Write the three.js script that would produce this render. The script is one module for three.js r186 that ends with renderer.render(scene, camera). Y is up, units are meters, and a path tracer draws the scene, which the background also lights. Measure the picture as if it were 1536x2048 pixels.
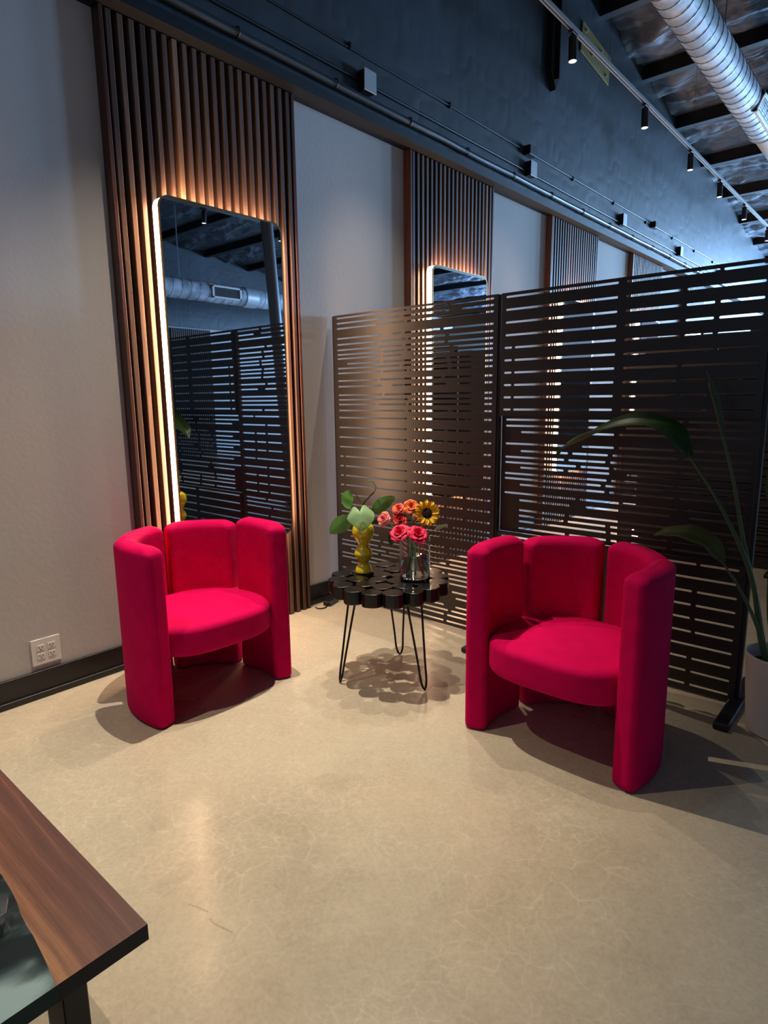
import * as THREE from 'three';
import { RectAreaLightUniformsLib } from 'three/addons/lights/RectAreaLightUniformsLib.js';
import { RoundedBoxGeometry } from 'three/addons/geometries/RoundedBoxGeometry.js';
import { mergeGeometries } from 'three/addons/utils/BufferGeometryUtils.js';
RectAreaLightUniformsLib.init();

// ---------------------------------------------------------------- camera, sky, daylight, exposure
const scene = new THREE.Scene();
const R = THREE.MathUtils.degToRad;
const camera = new THREE.PerspectiveCamera(78.97, 0.75, 0.05, 80);
{
  const [y, p, r] = [40.953, -10.3416, -0.6702].map(R);
  const f = new THREE.Vector3(Math.cos(y) * Math.cos(p), Math.sin(p), -Math.sin(y) * Math.cos(p));
  const right = new THREE.Vector3(Math.sin(y), 0, Math.cos(y)), up = right.clone().cross(f);
  camera.position.set(0, 1.35, 2.993);
  camera.up.copy(up.multiplyScalar(Math.cos(r)).addScaledVector(right, -Math.sin(r)));
  camera.lookAt(camera.position.clone().add(f));
}
scene.add(camera);
scene.background = new THREE.Color().setRGB(0.3, 0.56, 1.0);       // plain daylight seen through the storefront
scene.backgroundIntensity = 2.5;
const EXPOSURE = 1.0;
const SPOT = 26, SPOT_COLOR = new THREE.Color().setRGB(1.0, 0.86, 0.68);
const LED_COLOR = new THREE.Color().setRGB(1.0, 0.56, 0.31), LED_GLOW = 12, LED_LIGHT = 66;
const DAY = 118;                                                    // daylight entering through the glazing
const BAYS = [[1.0, 2.6], [3.1, 4.2], [5.5, 7.1]];                 // high windows in the far end wall, z from / to
for (const [a, b] of BAYS) {
  const l = new THREE.RectAreaLight(new THREE.Color().setRGB(0.34, 0.61, 1.0), DAY, b - a - 0.1, 1.65);
  l.position.set(16.88, 2.88, (a + b) / 2); l.lookAt(0, 2.88, (a + b) / 2); scene.add(l);
}

// ---------------------------------------------------------------- helpers
let seed = 7;
const rnd = () => { seed = (seed * 1664525 + 1013904223) >>> 0; return seed / 4294967296; };
const rr = (a, b) => a + (b - a) * rnd();
const V = (x, y, z) => new THREE.Vector3(x, y, z);
const C = (r, g, b) => new THREE.Color().setRGB(r, g, b);
const used = {};
function numbered(n) { const k = used[n] = (used[n] ?? -1) + 1; return k ? `${n}_${String(k).padStart(3, '0')}` : n; }
function shadows(o) { o.traverse((m) => { if (m.isMesh) m.castShadow = m.receiveShadow = true; }); return o; }
function thing(name, label, category, [x, y, z] = [0, 0, 0], turn = 0, group) {
  const o = new THREE.Group(); o.name = numbered(name); o.position.set(x, y, z); o.rotation.y = turn;
  o.userData = { label, category }; if (group) o.userData.group = group;
  scene.add(o); return o;
}
function mesh(name, geo, mat, parent) {
  const m = new THREE.Mesh(Array.isArray(geo) ? merge(geo) : geo, mat);
  m.castShadow = m.receiveShadow = true; m.name = parent === scene ? numbered(name) : name; parent.add(m); return m;
}
function struct(name, geo, mat, parent = scene) {
  const m = mesh(name, geo, mat, parent); if (parent === scene) m.userData.kind = 'structure'; return m;
}
function merge(list) {
  return mergeGeometries(list.map((g) => {
    g = g.index ? g.toNonIndexed() : g;
    for (const k of Object.keys(g.attributes)) if (!['position', 'normal', 'uv'].includes(k)) g.deleteAttribute(k);
    if (!g.attributes.uv) g.setAttribute('uv', new THREE.BufferAttribute(new Float32Array(g.attributes.position.count * 2), 2));
    return g;
  }));
}
// uv in metres from the dominant axis of each face normal
function metric(g, s = 1, du = 0, dv = 0) {
  if (g.index) g = g.toNonIndexed();
  const p = g.attributes.position, n = g.attributes.normal, uv = new Float32Array(p.count * 2);
  for (let i = 0; i < p.count; i++) {
    const ax = Math.abs(n.getX(i)), ay = Math.abs(n.getY(i)), az = Math.abs(n.getZ(i));
    let u, v;
    if (ay >= ax && ay >= az) { u = p.getX(i); v = p.getZ(i); } else if (ax >= az) { u = p.getZ(i); v = p.getY(i); } else { u = p.getX(i); v = p.getY(i); }
    uv[2 * i] = u * s + du; uv[2 * i + 1] = v * s + dv;
  }
  g.setAttribute('uv', new THREE.BufferAttribute(uv, 2)); return g;
}
const box = (x0, x1, y0, y1, z0, z1) => metric(new THREE.BoxGeometry(x1 - x0, y1 - y0, z1 - z0).translate((x0 + x1) / 2, (y0 + y1) / 2, (z0 + z1) / 2));
const rbox = (x0, x1, y0, y1, z0, z1, r = 0.004, s = 2) => metric(new RoundedBoxGeometry(x1 - x0, y1 - y0, z1 - z0, s, r).translate((x0 + x1) / 2, (y0 + y1) / 2, (z0 + z1) / 2));
const tube = (pts, r, seg = 24, rad = 8, closed = false) => new THREE.TubeGeometry(new THREE.CatmullRomCurve3(pts, closed), seg, r, rad, closed);
const cyl = (r0, r1, h, x, y, z, n = 24) => new THREE.CylinderGeometry(r0, r1, h, n).translate(x, y, z);
function cap(p, r) { return new THREE.SphereGeometry(r, 10, 6).translate(p.x, p.y, p.z); }
// surface from a grid of points f(u, v)
function patch(f, nu, nv) {
  const pos = [], uv = [], idx = [];
  for (let j = 0; j <= nv; j++) for (let i = 0; i <= nu; i++) { const p = f(i / nu, j / nv); pos.push(p.x, p.y, p.z); uv.push(i / nu, j / nv); }
  for (let j = 0; j < nv; j++) for (let i = 0; i < nu; i++) { const a = j * (nu + 1) + i, b = a + 1, c = a + nu + 1, d = c + 1; idx.push(a, b, d, a, d, c); }
  const g = new THREE.BufferGeometry();
  g.setAttribute('position', new THREE.Float32BufferAttribute(pos, 3)); g.setAttribute('uv', new THREE.Float32BufferAttribute(uv, 2));
  g.setIndex(idx); g.computeVertexNormals(); return g;
}

// ---------------------------------------------------------------- noise and textures
const hash = (x, y, s = 0) => { let h = (Math.imul(x, 374761393) + Math.imul(y, 668265263) + Math.imul(s, 974634757)) | 0; h = Math.imul(h ^ (h >>> 13), 1274126177); return ((h ^ (h >>> 16)) >>> 0) / 4294967296; };
function noise(x, y, s = 0, per = 0) {
  const xi = Math.floor(x), yi = Math.floor(y), fx = x - xi, fy = y - yi, w = per ? (n) => ((n % per) + per) % per : (n) => n;
  const u = fx * fx * (3 - 2 * fx), v = fy * fy * (3 - 2 * fy);
  const a = hash(w(xi), w(yi), s), b = hash(w(xi + 1), w(yi), s), c = hash(w(xi), w(yi + 1), s), d = hash(w(xi + 1), w(yi + 1), s);
  return a + (b - a) * u + (c - a) * v + (a - b - c + d) * u * v;
}
const fbm = (x, y, s = 0, o = 4, per = 0) => { let t = 0, a = 0.5, n = 0; for (let i = 0; i < o; i++) { t += a * noise(x, y, s + i, per); n += a; x *= 2; y *= 2; per *= 2; a *= 0.5; } return t / n; };
function worleyEdge(x, y, s, per) {
  const xi = Math.floor(x), yi = Math.floor(y); let d1 = 9, d2 = 9;
  for (let j = -1; j <= 1; j++) for (let i = -1; i <= 1; i++) {
    const cx = xi + i, cy = yi + j, wx = ((cx % per) + per) % per, wy = ((cy % per) + per) % per;
    const d = Math.hypot(cx + hash(wx, wy, s) - x, cy + hash(wx, wy, s + 1) - y);
    if (d < d1) { d2 = d1; d1 = d; } else if (d < d2) d2 = d;
  }
  return d2 - d1;
}
function texture(w, h, f, { srgb = true, repeat = [1, 1] } = {}) {
  const d = new Uint8Array(w * h * 4);
  for (let j = 0; j < h; j++) for (let i = 0; i < w; i++) {
    const c = f(i / w, j / h), k = (j * w + i) * 4;
    if (typeof c === 'number') d[k] = d[k + 1] = d[k + 2] = Math.max(0, Math.min(255, c * 255)); else for (let q = 0; q < 3; q++) d[k + q] = Math.max(0, Math.min(255, c[q]));
    d[k + 3] = 255;
  }
  const t = new THREE.DataTexture(d, w, h);
  t.wrapS = t.wrapT = THREE.RepeatWrapping; t.magFilter = THREE.LinearFilter; t.minFilter = THREE.LinearMipmapLinearFilter; t.generateMipmaps = true;
  if (srgb) t.colorSpace = THREE.SRGBColorSpace;
  t.repeat.set(...repeat); t.needsUpdate = true; return t;
}
const mix = (a, b, t) => a.map((v, i) => v + (b[i] - v) * t);
const clamp = (x, a = 0, b = 1) => Math.max(a, Math.min(b, x));
const sstep = (a, b, x) => { const t = clamp((x - a) / (b - a)); return t * t * (3 - 2 * t); };

const FT = 5;   // the concrete texture covers 5 m
const CRACK = [[0.755, 1.61], [0.767, 1.642], [0.775, 1.675], [0.765, 1.7], [0.764, 1.72], [0.771, 1.75], [0.778, 1.78]];
const floorMap = texture(1792, 1792, (u, v) => {
  const X = u * FT, Y = v * FT;
  const big = fbm(u * 5, v * 5, 11, 4, 5), mid = fbm(u * 25, v * 25, 31, 4, 25), fine = noise(u * 420, v * 420, 51, 420), speck = noise(u * 880, v * 880, 71, 880);
  let c = mix([170, 160, 140], [188, 178, 157], sstep(0.25, 0.75, big * 0.75 + mid * 0.25));
  c = mix(c, [190, 168, 144], 0.25 * sstep(0.5, 0.75, fbm(u * 10, v * 10, 91, 3, 10)));
  const wx = (fbm(u * 30, v * 30, 131, 3, 30) - 0.5) * 1.3, wy = (fbm(u * 30, v * 30, 171, 3, 30) - 0.5) * 1.3;
  const e = worleyEdge(u * 56 + wx * 1.5, v * 56 + wy * 1.5, 201, 56), e2 = worleyEdge(u * 110 + wx * 2.5, v * 110 + wy * 2.5, 231, 110);
  const m = sstep(0.36, 0.6, fbm(u * 15, v * 15, 261, 3, 15)), m2 = sstep(0.44, 0.66, fbm(u * 20, v * 20, 281, 3, 20));
  c = mix(c, [218, 207, 184], 0.3 * m * (1 - sstep(0.0, 0.06, e)) + 0.24 * m2 * (1 - sstep(0, 0.12, e2)));
  const k = 1 + (fine - 0.5) * 0.045 + (speck - 0.5) * 0.06 - 0.025 * sstep(0.62, 0.8, fbm(u * 40, v * 40, 301, 2, 40));
  if (X > 0.7 && X < 0.83 && Y > 1.58 && Y < 1.8) for (let i = 0; i < CRACK.length - 1; i++) {
    const [x0, y0] = CRACK[i], dx = CRACK[i + 1][0] - x0, dy = CRACK[i + 1][1] - y0, t = clamp(((X - x0) * dx + (Y - y0) * dy) / (dx * dx + dy * dy));
    if (i !== 2 && Math.hypot(X - x0 - t * dx, Y - y0 - t * dy) < 0.0016 + 0.0012 * noise(X * 90, Y * 90, 777)) c = mix(c, [132, 116, 92], 0.5);
  }
  return c.map((q) => q * k);
});
const floorRough = texture(512, 512, (u, v) => 0.5 + 0.35 * fbm(u * 16, v * 16, 401, 4, 16), { srgb: false });
const plasterBump = texture(256, 256, (u, v) => fbm(u * 64, v * 64, 421, 3, 64), { srgb: false });
const stuccoBump = texture(512, 512, (u, v) => 0.7 * fbm(u * 8, v * 8, 441, 5, 8) + 0.3 * Math.abs(2 * noise(u * 24, v * 24, 445, 24) - 1), { srgb: false });
const stuccoMap = texture(512, 512, (u, v) => mix([34, 41, 49], [48, 56, 66], sstep(0.3, 0.7, fbm(u * 6, v * 3, 451, 5, 6) )), {});
const velvetBump = texture(256, 256, (u, v) => 0.5 * noise(u * 128, v * 128, 461, 128) + 0.5 * fbm(u * 8, v * 8, 463, 3, 8), { srgb: false });
const velvetMap = texture(256, 256, (u, v) => { const k = 0.92 + 0.12 * fbm(u * 6, v * 6, 471, 4, 6); return [202 * k, 1, 80 * k]; });
const grain = (a, b, s) => texture(128, 1024, (u, v) => {
  const w = fbm(u * 6 + 0.6 * noise(v * 4, 0.5, s), v * 5, s, 4, 0), g = noise(u * 40, v * 10, s + 9), l = Math.pow(Math.abs(Math.sin((u * 5 + 1.6 * fbm(u * 2, v * 2.5, s + 5, 3)) * 6)), 3);
  return mix(a, b, clamp(0.75 * w + 0.3 * l - 0.08)).map((q) => q * (0.88 + 0.22 * g));
}, { repeat: [4, 0.5] });
const mottle = texture(512, 512, (u, v) => { const k = fbm(u * 8, v * 8, 501, 5, 8); return mix([140, 146, 156], [190, 196, 206], sstep(0.3, 0.7, k)); });

// ---------------------------------------------------------------- materials
const std = (o) => new THREE.MeshStandardMaterial(o), phy = (o) => new THREE.MeshPhysicalMaterial(o);
const M = {
  floor: phy({ map: floorMap, roughness: 0.42, roughnessMap: floorRough, clearcoat: 0.2, clearcoatRoughness: 0.16, specularIntensity: 0.7 }),
  wall: std({ color: C(0.5, 0.48, 0.465), roughness: 0.85, bumpMap: plasterBump, bumpScale: 0.0006 }),
  darkWall: std({ map: stuccoMap, roughness: 0.5, bumpMap: stuccoBump, bumpScale: 0.006 }),
  steelDark: std({ color: C(0.006, 0.008, 0.012), roughness: 0.55, metalness: 0.2 }),
  base: std({ color: C(0.012, 0.012, 0.013), roughness: 0.42 }),
  black: std({ color: C(0.008, 0.008, 0.009), roughness: 0.4 }),
  blackMetal: phy({ color: C(0.022, 0.017, 0.016), roughness: 0.4, metalness: 0.3, clearcoat: 0.35, clearcoatRoughness: 0.38 }),
  slats: [grain([60, 42, 33], [108, 79, 62], 601), grain([50, 34, 27], [90, 62, 48], 631), grain([72, 52, 41], [128, 96, 76], 661)].map((map) => std({ map, roughness: 0.5 })),
  paleSlat: std({ map: grain([120, 88, 66], [176, 136, 104], 691), roughness: 0.5 }),
  board: std({ map: grain([56, 28, 18], [94, 50, 32], 721), roughness: 0.45 }),
  backing: std({ color: C(0.012, 0.008, 0.007), roughness: 0.9 }),
  mirror: std({ color: C(0.62, 0.64, 0.68), metalness: 1, roughness: 0.015 }),
  brass: std({ color: C(0.42, 0.31, 0.14), metalness: 1, roughness: 0.3 }),
  led: std({ color: C(0.9, 0.85, 0.78), emissive: C(1, 0.78, 0.55), emissiveIntensity: LED_GLOW, roughness: 0.6 }),
  velvet: phy({ map: velvetMap, roughness: 0.85, bumpMap: velvetBump, bumpScale: 0.0012, sheen: 0.35, sheenColor: C(0.6, 0.04, 0.4), sheenRoughness: 0.4, specularIntensity: 0.15 }),
  velvetDark: std({ color: C(0.02, 0.01, 0.012), roughness: 0.9 }),
  lacquer: phy({ color: C(0.004, 0.0037, 0.0037), roughness: 0.3, clearcoat: 0.3, clearcoatRoughness: 0.08, specularIntensity: 0.6 }),
  rod: std({ color: C(0.01, 0.01, 0.01), roughness: 0.45, metalness: 0.5 }),
  yellow: phy({ color: C(0.78, 0.62, 0.006), roughness: 0.16, clearcoat: 1, clearcoatRoughness: 0.04, }),
  glass: phy({ color: C(1, 1, 1), roughness: 0.01, transmission: 1, thickness: 0.004, ior: 1.47 }),
  pane: phy({ color: C(0.96, 0.98, 1), roughness: 0.0, transmission: 1, thickness: 0, ior: 1.45 }),
  water: phy({ color: C(0.95, 1, 0.96), roughness: 0.0, transmission: 1, thickness: 0.1, ior: 1.33, attenuationColor: C(0.75, 0.85, 0.7), attenuationDistance: 0.3 }),
  smoke: phy({ color: C(0.5, 0.52, 0.54), roughness: 0.03, transmission: 0.8, thickness: 0.02, ior: 1.5 }),
  leaf: phy({ color: C(0.15, 0.36, 0.06), roughness: 0.4, transmission: 0.25, thickness: 0, side: THREE.DoubleSide }),
  leafPale: phy({ color: C(0.36, 0.6, 0.28), roughness: 0.36, transmission: 0.25, thickness: 0, side: THREE.DoubleSide }),
  leafDark: phy({ color: C(0.035, 0.085, 0.012), roughness: 0.42, transmission: 0.2, thickness: 0, side: THREE.DoubleSide }),
  leafOld: phy({ color: C(0.1, 0.1, 0.018), roughness: 0.5, transmission: 0.2, thickness: 0, side: THREE.DoubleSide }),
  stem: std({ color: C(0.16, 0.25, 0.07), roughness: 0.5 }),
  stemDark: std({ color: C(0.06, 0.1, 0.03), roughness: 0.5 }),
  twig: std({ color: C(0.03, 0.022, 0.012), roughness: 0.6 }),
  magenta: phy({ color: C(0.74, 0.004, 0.07), roughness: 0.6, side: THREE.DoubleSide }),
  coral: phy({ color: C(0.86, 0.11, 0.06), roughness: 0.55, side: THREE.DoubleSide, sheen: 0.4, sheenColor: C(1, 0.4, 0.3) }),
  orange: phy({ color: C(0.88, 0.16, 0.03), roughness: 0.55, side: THREE.DoubleSide, sheen: 0.4, sheenColor: C(1, 0.4, 0.2) }),
  pink: phy({ color: C(0.85, 0.2, 0.17), roughness: 0.55, side: THREE.DoubleSide }),
  redDeep: phy({ color: C(0.6, 0.03, 0.03), roughness: 0.55, side: THREE.DoubleSide }),
  bud: std({ color: C(0.62, 0.42, 0.3), roughness: 0.6 }),
  sun: phy({ color: C(0.9, 0.55, 0.01), roughness: 0.5, side: THREE.DoubleSide }),
  seeds: std({ color: C(0.02, 0.008, 0.004), roughness: 0.9, bumpMap: plasterBump, bumpScale: 0.003 }),
  duct: std({ map: mottle, metalness: 0.05, roughness: 0.55 }),
  ductSeam: std({ color: C(0.16, 0.17, 0.2), metalness: 0.7, roughness: 0.4 }),
  collar: std({ color: C(0.42, 0.28, 0.17), roughness: 0.7 }),
  foil: phy({ color: C(0.085, 0.1, 0.135), roughness: 0.5, metalness: 0.25, bumpMap: stuccoBump, bumpScale: 0.03 }),
  purlin: std({ color: C(0.003, 0.0035, 0.0045), roughness: 0.6 }),
  plate: std({ color: C(0.3, 0.235, 0.085), roughness: 0.5, metalness: 0.3, bumpMap: plasterBump, bumpScale: 0.002 }),
  silver: std({ color: C(0.5, 0.53, 0.56), roughness: 0.4, metalness: 0.4 }),
  rail: std({ color: C(0.2, 0.19, 0.19), roughness: 0.5, metalness: 0.1 }),
  wrap: phy({ color: C(0.07, 0.085, 0.1), roughness: 0.3, metalness: 0.5 }),
  lens: std({ color: C(0.9, 0.9, 0.88), emissive: C(1, 0.93, 0.8), emissiveIntensity: 3 }),
  white: std({ color: C(0.72, 0.7, 0.66), roughness: 0.4 }),
  slot: std({ color: C(0.02, 0.02, 0.02), roughness: 0.8 }),
  pot: std({ color: C(0.62, 0.56, 0.5), roughness: 0.6, bumpMap: plasterBump, bumpScale: 0.0006 }),
  soil: std({ color: C(0.02, 0.015, 0.01), roughness: 1, bumpMap: plasterBump, bumpScale: 0.01 }),
  steelGrey: std({ color: C(0.16, 0.17, 0.18), roughness: 0.45, metalness: 0.4 }),
  frame: std({ color: C(0.05, 0.05, 0.055), roughness: 0.5, metalness: 0.5 }),
};

// ---------------------------------------------------------------- the room
const X0 = -5, X1 = 17, Z1 = 11, WALLTOP = 3.09;
const ceil = (x) => 6.03 - 0.117 * x;
{
  const g = new THREE.BoxGeometry(X1 - X0, 0.2, Z1, 1, 1, 1).translate((X0 + X1) / 2, -0.1, Z1 / 2);
  struct('floor', metric(g, 1 / FT), M.floor);
  struct('wall_left', box(X0, X1, 0, 3.2, -0.2, 0), M.wall);
  // the dark upper storey of the wall stands 10 cm proud and rests on a steel flange
  const s = new THREE.Shape(); s.moveTo(X0, WALLTOP); s.lineTo(X1, WALLTOP); s.lineTo(X1, ceil(X1)); s.lineTo(X0, ceil(X0)); s.closePath();
  struct('wall_left_upper', metric(new THREE.ExtrudeGeometry(s, { depth: 0.3, bevelEnabled: false }).translate(0, 0, -0.2), 0.35), M.darkWall);
  struct('trim_1', [box(X0, X1, 3.065, 3.09, 0, 0.14), box(X0, X1, 3.09, 3.135, 0.1, 0.112)], M.steelDark);
  // opposite wall, pale below and dark above, as the mirror shows it
  struct('wall_right', box(X0, X1, 0, 3.15, Z1, Z1 + 0.2), M.wall);
  const s2 = s.clone();
  struct('wall_right_upper', metric(new THREE.ExtrudeGeometry(s2, { depth: 0.3, bevelEnabled: false }).translate(0, 0, Z1 - 0.1), 0.35), M.darkWall);
  struct('wall_back', box(X0 - 0.2, X0, 0, ceil(X0), -0.2, Z1 + 0.2), M.wall);
  // storefront wall at the far end with three glazed bays
  const sf = new THREE.Shape(); sf.moveTo(-0.2, 0); sf.lineTo(Z1 + 0.2, 0); sf.lineTo(Z1 + 0.2, ceil(X1)); sf.lineTo(-0.2, ceil(X1)); sf.closePath();
  BAYS.forEach(([a, b], i) => {
    const h = new THREE.Path(); h.moveTo(a, 2.0); h.lineTo(a, 3.75); h.lineTo(b, 3.75); h.lineTo(b, 2.0); h.closePath(); sf.holes.push(h);
    const w = new THREE.Group(); w.name = `window_${i + 1}`; w.userData.kind = 'structure'; w.position.set(X1 + 0.1, 0, 0); scene.add(w);
    mesh('window_frame', [box(-0.04, 0.04, 2.0, 2.06, a, b), box(-0.04, 0.04, 3.69, 3.75, a, b), box(-0.04, 0.04, 2.0, 3.75, a, a + 0.06), box(-0.04, 0.04, 2.0, 3.75, b - 0.06, b), box(-0.04, 0.04, 2.0, 3.75, (a + b) / 2 - 0.03, (a + b) / 2 + 0.03)], M.frame, w);
    for (const [p, q] of [[a + 0.05, (a + b) / 2 - 0.02], [(a + b) / 2 + 0.02, b - 0.05]]) mesh('pane', box(-0.004, 0.004, 2.05, 3.7, p, q), M.pane, w);
  });
  struct('wall_front_lower', box(X1 - 0.03, X1, 0, 1.95, 0.2, Z1 - 0.1), M.steelDark);
  struct('wall_front', metric(new THREE.ExtrudeGeometry(sf, { depth: 0.2, bevelEnabled: false }).rotateY(-Math.PI / 2).translate(X1 + 0.2, 0, 0)), M.wall);
}
// ceiling: a roof deck, purlins across it and crinkled insulation sagging in each bay
{
  const s = new THREE.Shape(); s.moveTo(X0 - 0.2, ceil(X0 - 0.2) + 0.02); s.lineTo(X1 + 0.2, ceil(X1 + 0.2) + 0.02); s.lineTo(X1 + 0.2, ceil(X1 + 0.2) + 0.2); s.lineTo(X0 - 0.2, ceil(X0 - 0.2) + 0.2); s.closePath();
  const deck = struct('ceiling', new THREE.ExtrudeGeometry(s, { depth: Z1 + 0.4, bevelEnabled: false }).translate(0, 0, -0.2), M.foil);
  const P = 1.26, first = 8.0 - 10 * P;
  for (let k = 0; k < 18; k++) {
    const a = first + k * P, b = Math.min(a + P, X1);
    if (b <= a) break;
    const dz = 0.09 + 0.04 * hash(k, 3, 9);
    const g = patch((u, v) => {
      const x = a + (b - a) * u, z = 0.1 + (Z1 - 0.2) * v;
      const sag = Math.sin(Math.PI * u) ** 0.6 * dz + (fbm(x * 3.2, z * 1.6, 801, 4) - 0.5) * 0.2 * Math.sin(Math.PI * u) + (Math.abs(2 * noise(x * 8 + 2 * noise(x, z * 3, 815), z * 2.6, 811) - 1) - 0.5) * 0.06 * Math.sin(Math.PI * u) + (Math.abs(2 * fbm(x * 11 + 3 * noise(z * 2, x, 821), z * 7, 825, 3) - 1) - 0.3) * 0.05 * Math.sin(Math.PI * u);
      return V(x, ceil(x) - 0.015 - Math.max(0, sag), z);
    }, 26, 300);
    mesh('insulation_batt', g, M.foil, deck);
    if (k) mesh('purlin', [box(a - 0.035, a + 0.035, ceil(a) - 0.17, ceil(a), 0.1, Z1 - 0.1), box(a - 0.05, a + 0.05, ceil(a) - 0.185, ceil(a) - 0.165, 0.1, Z1 - 0.1)], M.purlin, deck);
  }
}
const PITCH = 2.19, PX = [0, 1, 2, 3, 4].map((k) => 1.51 + PITCH * k), PW = 1.125;
// baseboard pieces between the slatted panels
{
  const ends = [X0, ...PX.flatMap((x) => [x, x + PW]), X1];
  const bb = new THREE.Group(); bb.name = 'baseboard_left'; bb.userData.kind = 'structure'; scene.add(bb);
  for (let i = 0; i < ends.length; i += 2) {
    const a = ends[i], b = ends[i + 1];
    mesh('skirting', [rbox(a, b, 0, 0.128, 0, 0.016, 0.005), rbox(a, b, 0, 0.03, 0.014, 0.03, 0.006)], M.base, bb);
  }
}

// ---------------------------------------------------------------- slatted wood wall panels
function slatGeo(w, d, h, v) {
  const c = 0.003, s = new THREE.Shape();
  s.moveTo(-w / 2, 0); s.lineTo(w / 2, 0); s.lineTo(w / 2, d - c); s.lineTo(w / 2 - c, d); s.lineTo(-w / 2 + c, d); s.lineTo(-w / 2, d - c); s.closePath();
  return metric(new THREE.ExtrudeGeometry(s, { depth: h, bevelEnabled: false }).rotateX(Math.PI / 2).scale(1, 1, 1).translate(0, h, 0), 1, v * 0.37, v * 0.21);
}
const slatGeos = [0, 1, 2, 3].map((v) => slatGeo(0.027, 0.042, 3.055, v));
const panelLabels = ['tall dark walnut slat panel behind the left red armchair', 'walnut slat wall panel rising behind the black slotted screen, second from the left', 'third walnut slat wall panel from the left, far behind the screen', 'fourth walnut slat wall panel from the left, only its top showing over the screen', 'farthest walnut slat wall panel, at the end of the row'];
PX.forEach((x, k) => {
  const t = thing('slat_panel', panelLabels[k], 'wall panel', [x, 0.004, 0.001], 0, 'walnut slat panels along the white wall');
  mesh('backing_board', box(0.01, PW - 0.01, 0, 3.055, 0, 0.016), M.backing, t);
  mesh('side_board', rbox(0, 0.02, 0, 3.058, 0, 0.064, 0.003), M.board, t);
  mesh('side_board', rbox(PW - 0.02, PW, 0, 3.058, 0, 0.06, 0.003), M.board, t);
  const n = 20, step = (PW - 0.04) / n;
  for (let i = 0; i < n; i++) {
    const h = hash(i, k, 5), m = mesh('slat', slatGeos[(i * 3 + k) % 4], h > 0.88 ? M.paleSlat : M.slats[Math.floor(h * 100) % 3], t);
    m.position.set(0.02 + step * (i + 0.5), 0, 0.016);
  }
});

// ---------------------------------------------------------------- backlit mirrors
function roundedRect(w, h, r) {
  const s = new THREE.Shape(), x = -w / 2, y = -h / 2;
  s.moveTo(x + r, y); s.lineTo(x + w - r, y); s.absarc(x + w - r, y + r, r, -Math.PI / 2, 0); s.lineTo(x + w, y + h - r); s.absarc(x + w - r, y + h - r, r, 0, Math.PI / 2);
  s.lineTo(x + r, y + h); s.absarc(x + r, y + h - r, r, Math.PI / 2, Math.PI); s.lineTo(x, y + r); s.absarc(x + r, y + r, r, Math.PI, Math.PI * 1.5); return s;
}
const MW = 0.755, MH = 1.775, MY = 0.548 + MH / 2;
const mirrorLabels = ['tall backlit wall mirror with rounded corners behind the left red armchair', 'backlit wall mirror whose top rises just above the black slotted screen', 'third backlit wall mirror from the left, seen through the screen slots', 'fourth backlit wall mirror from the left, far behind the screen', 'farthest backlit wall mirror, at the end of the row'];
PX.forEach((x, k) => {
  const t = thing('wall_mirror', mirrorLabels[k], 'mirror', [x + 0.19 + MW / 2, MY, 0.0605], 0, 'backlit mirrors on the slat panels');
  const back = new THREE.ExtrudeGeometry(roundedRect(MW - 0.03, MH - 0.03, 0.045), { depth: 0.022, bevelEnabled: false, curveSegments: 10 });
  mesh('mounting_box', back, M.black, t);
  const ring = roundedRect(MW - 0.006, MH - 0.006, 0.056); ring.holes.push(roundedRect(MW - 0.028, MH - 0.028, 0.046));
  mesh('led_strip', new THREE.ExtrudeGeometry(ring, { depth: 0.05, bevelEnabled: false, curveSegments: 10 }).translate(0, 0, 0.0015), M.led, t);
  const rim = roundedRect(MW, MH, 0.06); rim.holes.push(roundedRect(MW - 0.014, MH - 0.014, 0.054));
  mesh('metal_rim', new THREE.ExtrudeGeometry(rim, { depth: 0.009, bevelEnabled: false, curveSegments: 12 }).translate(0, 0, 0.052), M.brass, t);
  mesh('mirror_glass', new THREE.ExtrudeGeometry(roundedRect(MW - 0.014, MH - 0.014, 0.054), { depth: 0.006, bevelEnabled: false, curveSegments: 12 }).translate(0, 0, 0.053), M.mirror, t);
  for (const [w, h, px, py, dx, dy] of [[0.028, MH - 0.1, -MW / 2 - 0.0, 0, -1, 0], [0.028, MH - 0.1, MW / 2 + 0.0, 0, 1, 0], [MW - 0.1, 0.028, 0, MH / 2, 0, 1], [MW - 0.1, 0.028, 0, -MH / 2, 0, -1]]) {
    const l = new THREE.RectAreaLight(LED_COLOR, LED_LIGHT, w, h);
    l.position.set(px, py, 0.026); t.add(l);
    l.rotation.set(dy ? (dy > 0 ? Math.PI / 2 : -Math.PI / 2) : 0, dx ? (dx > 0 ? -Math.PI / 2 : Math.PI / 2) : 0, 0);   // a rect light shines along its own -z
  }
});

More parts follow.
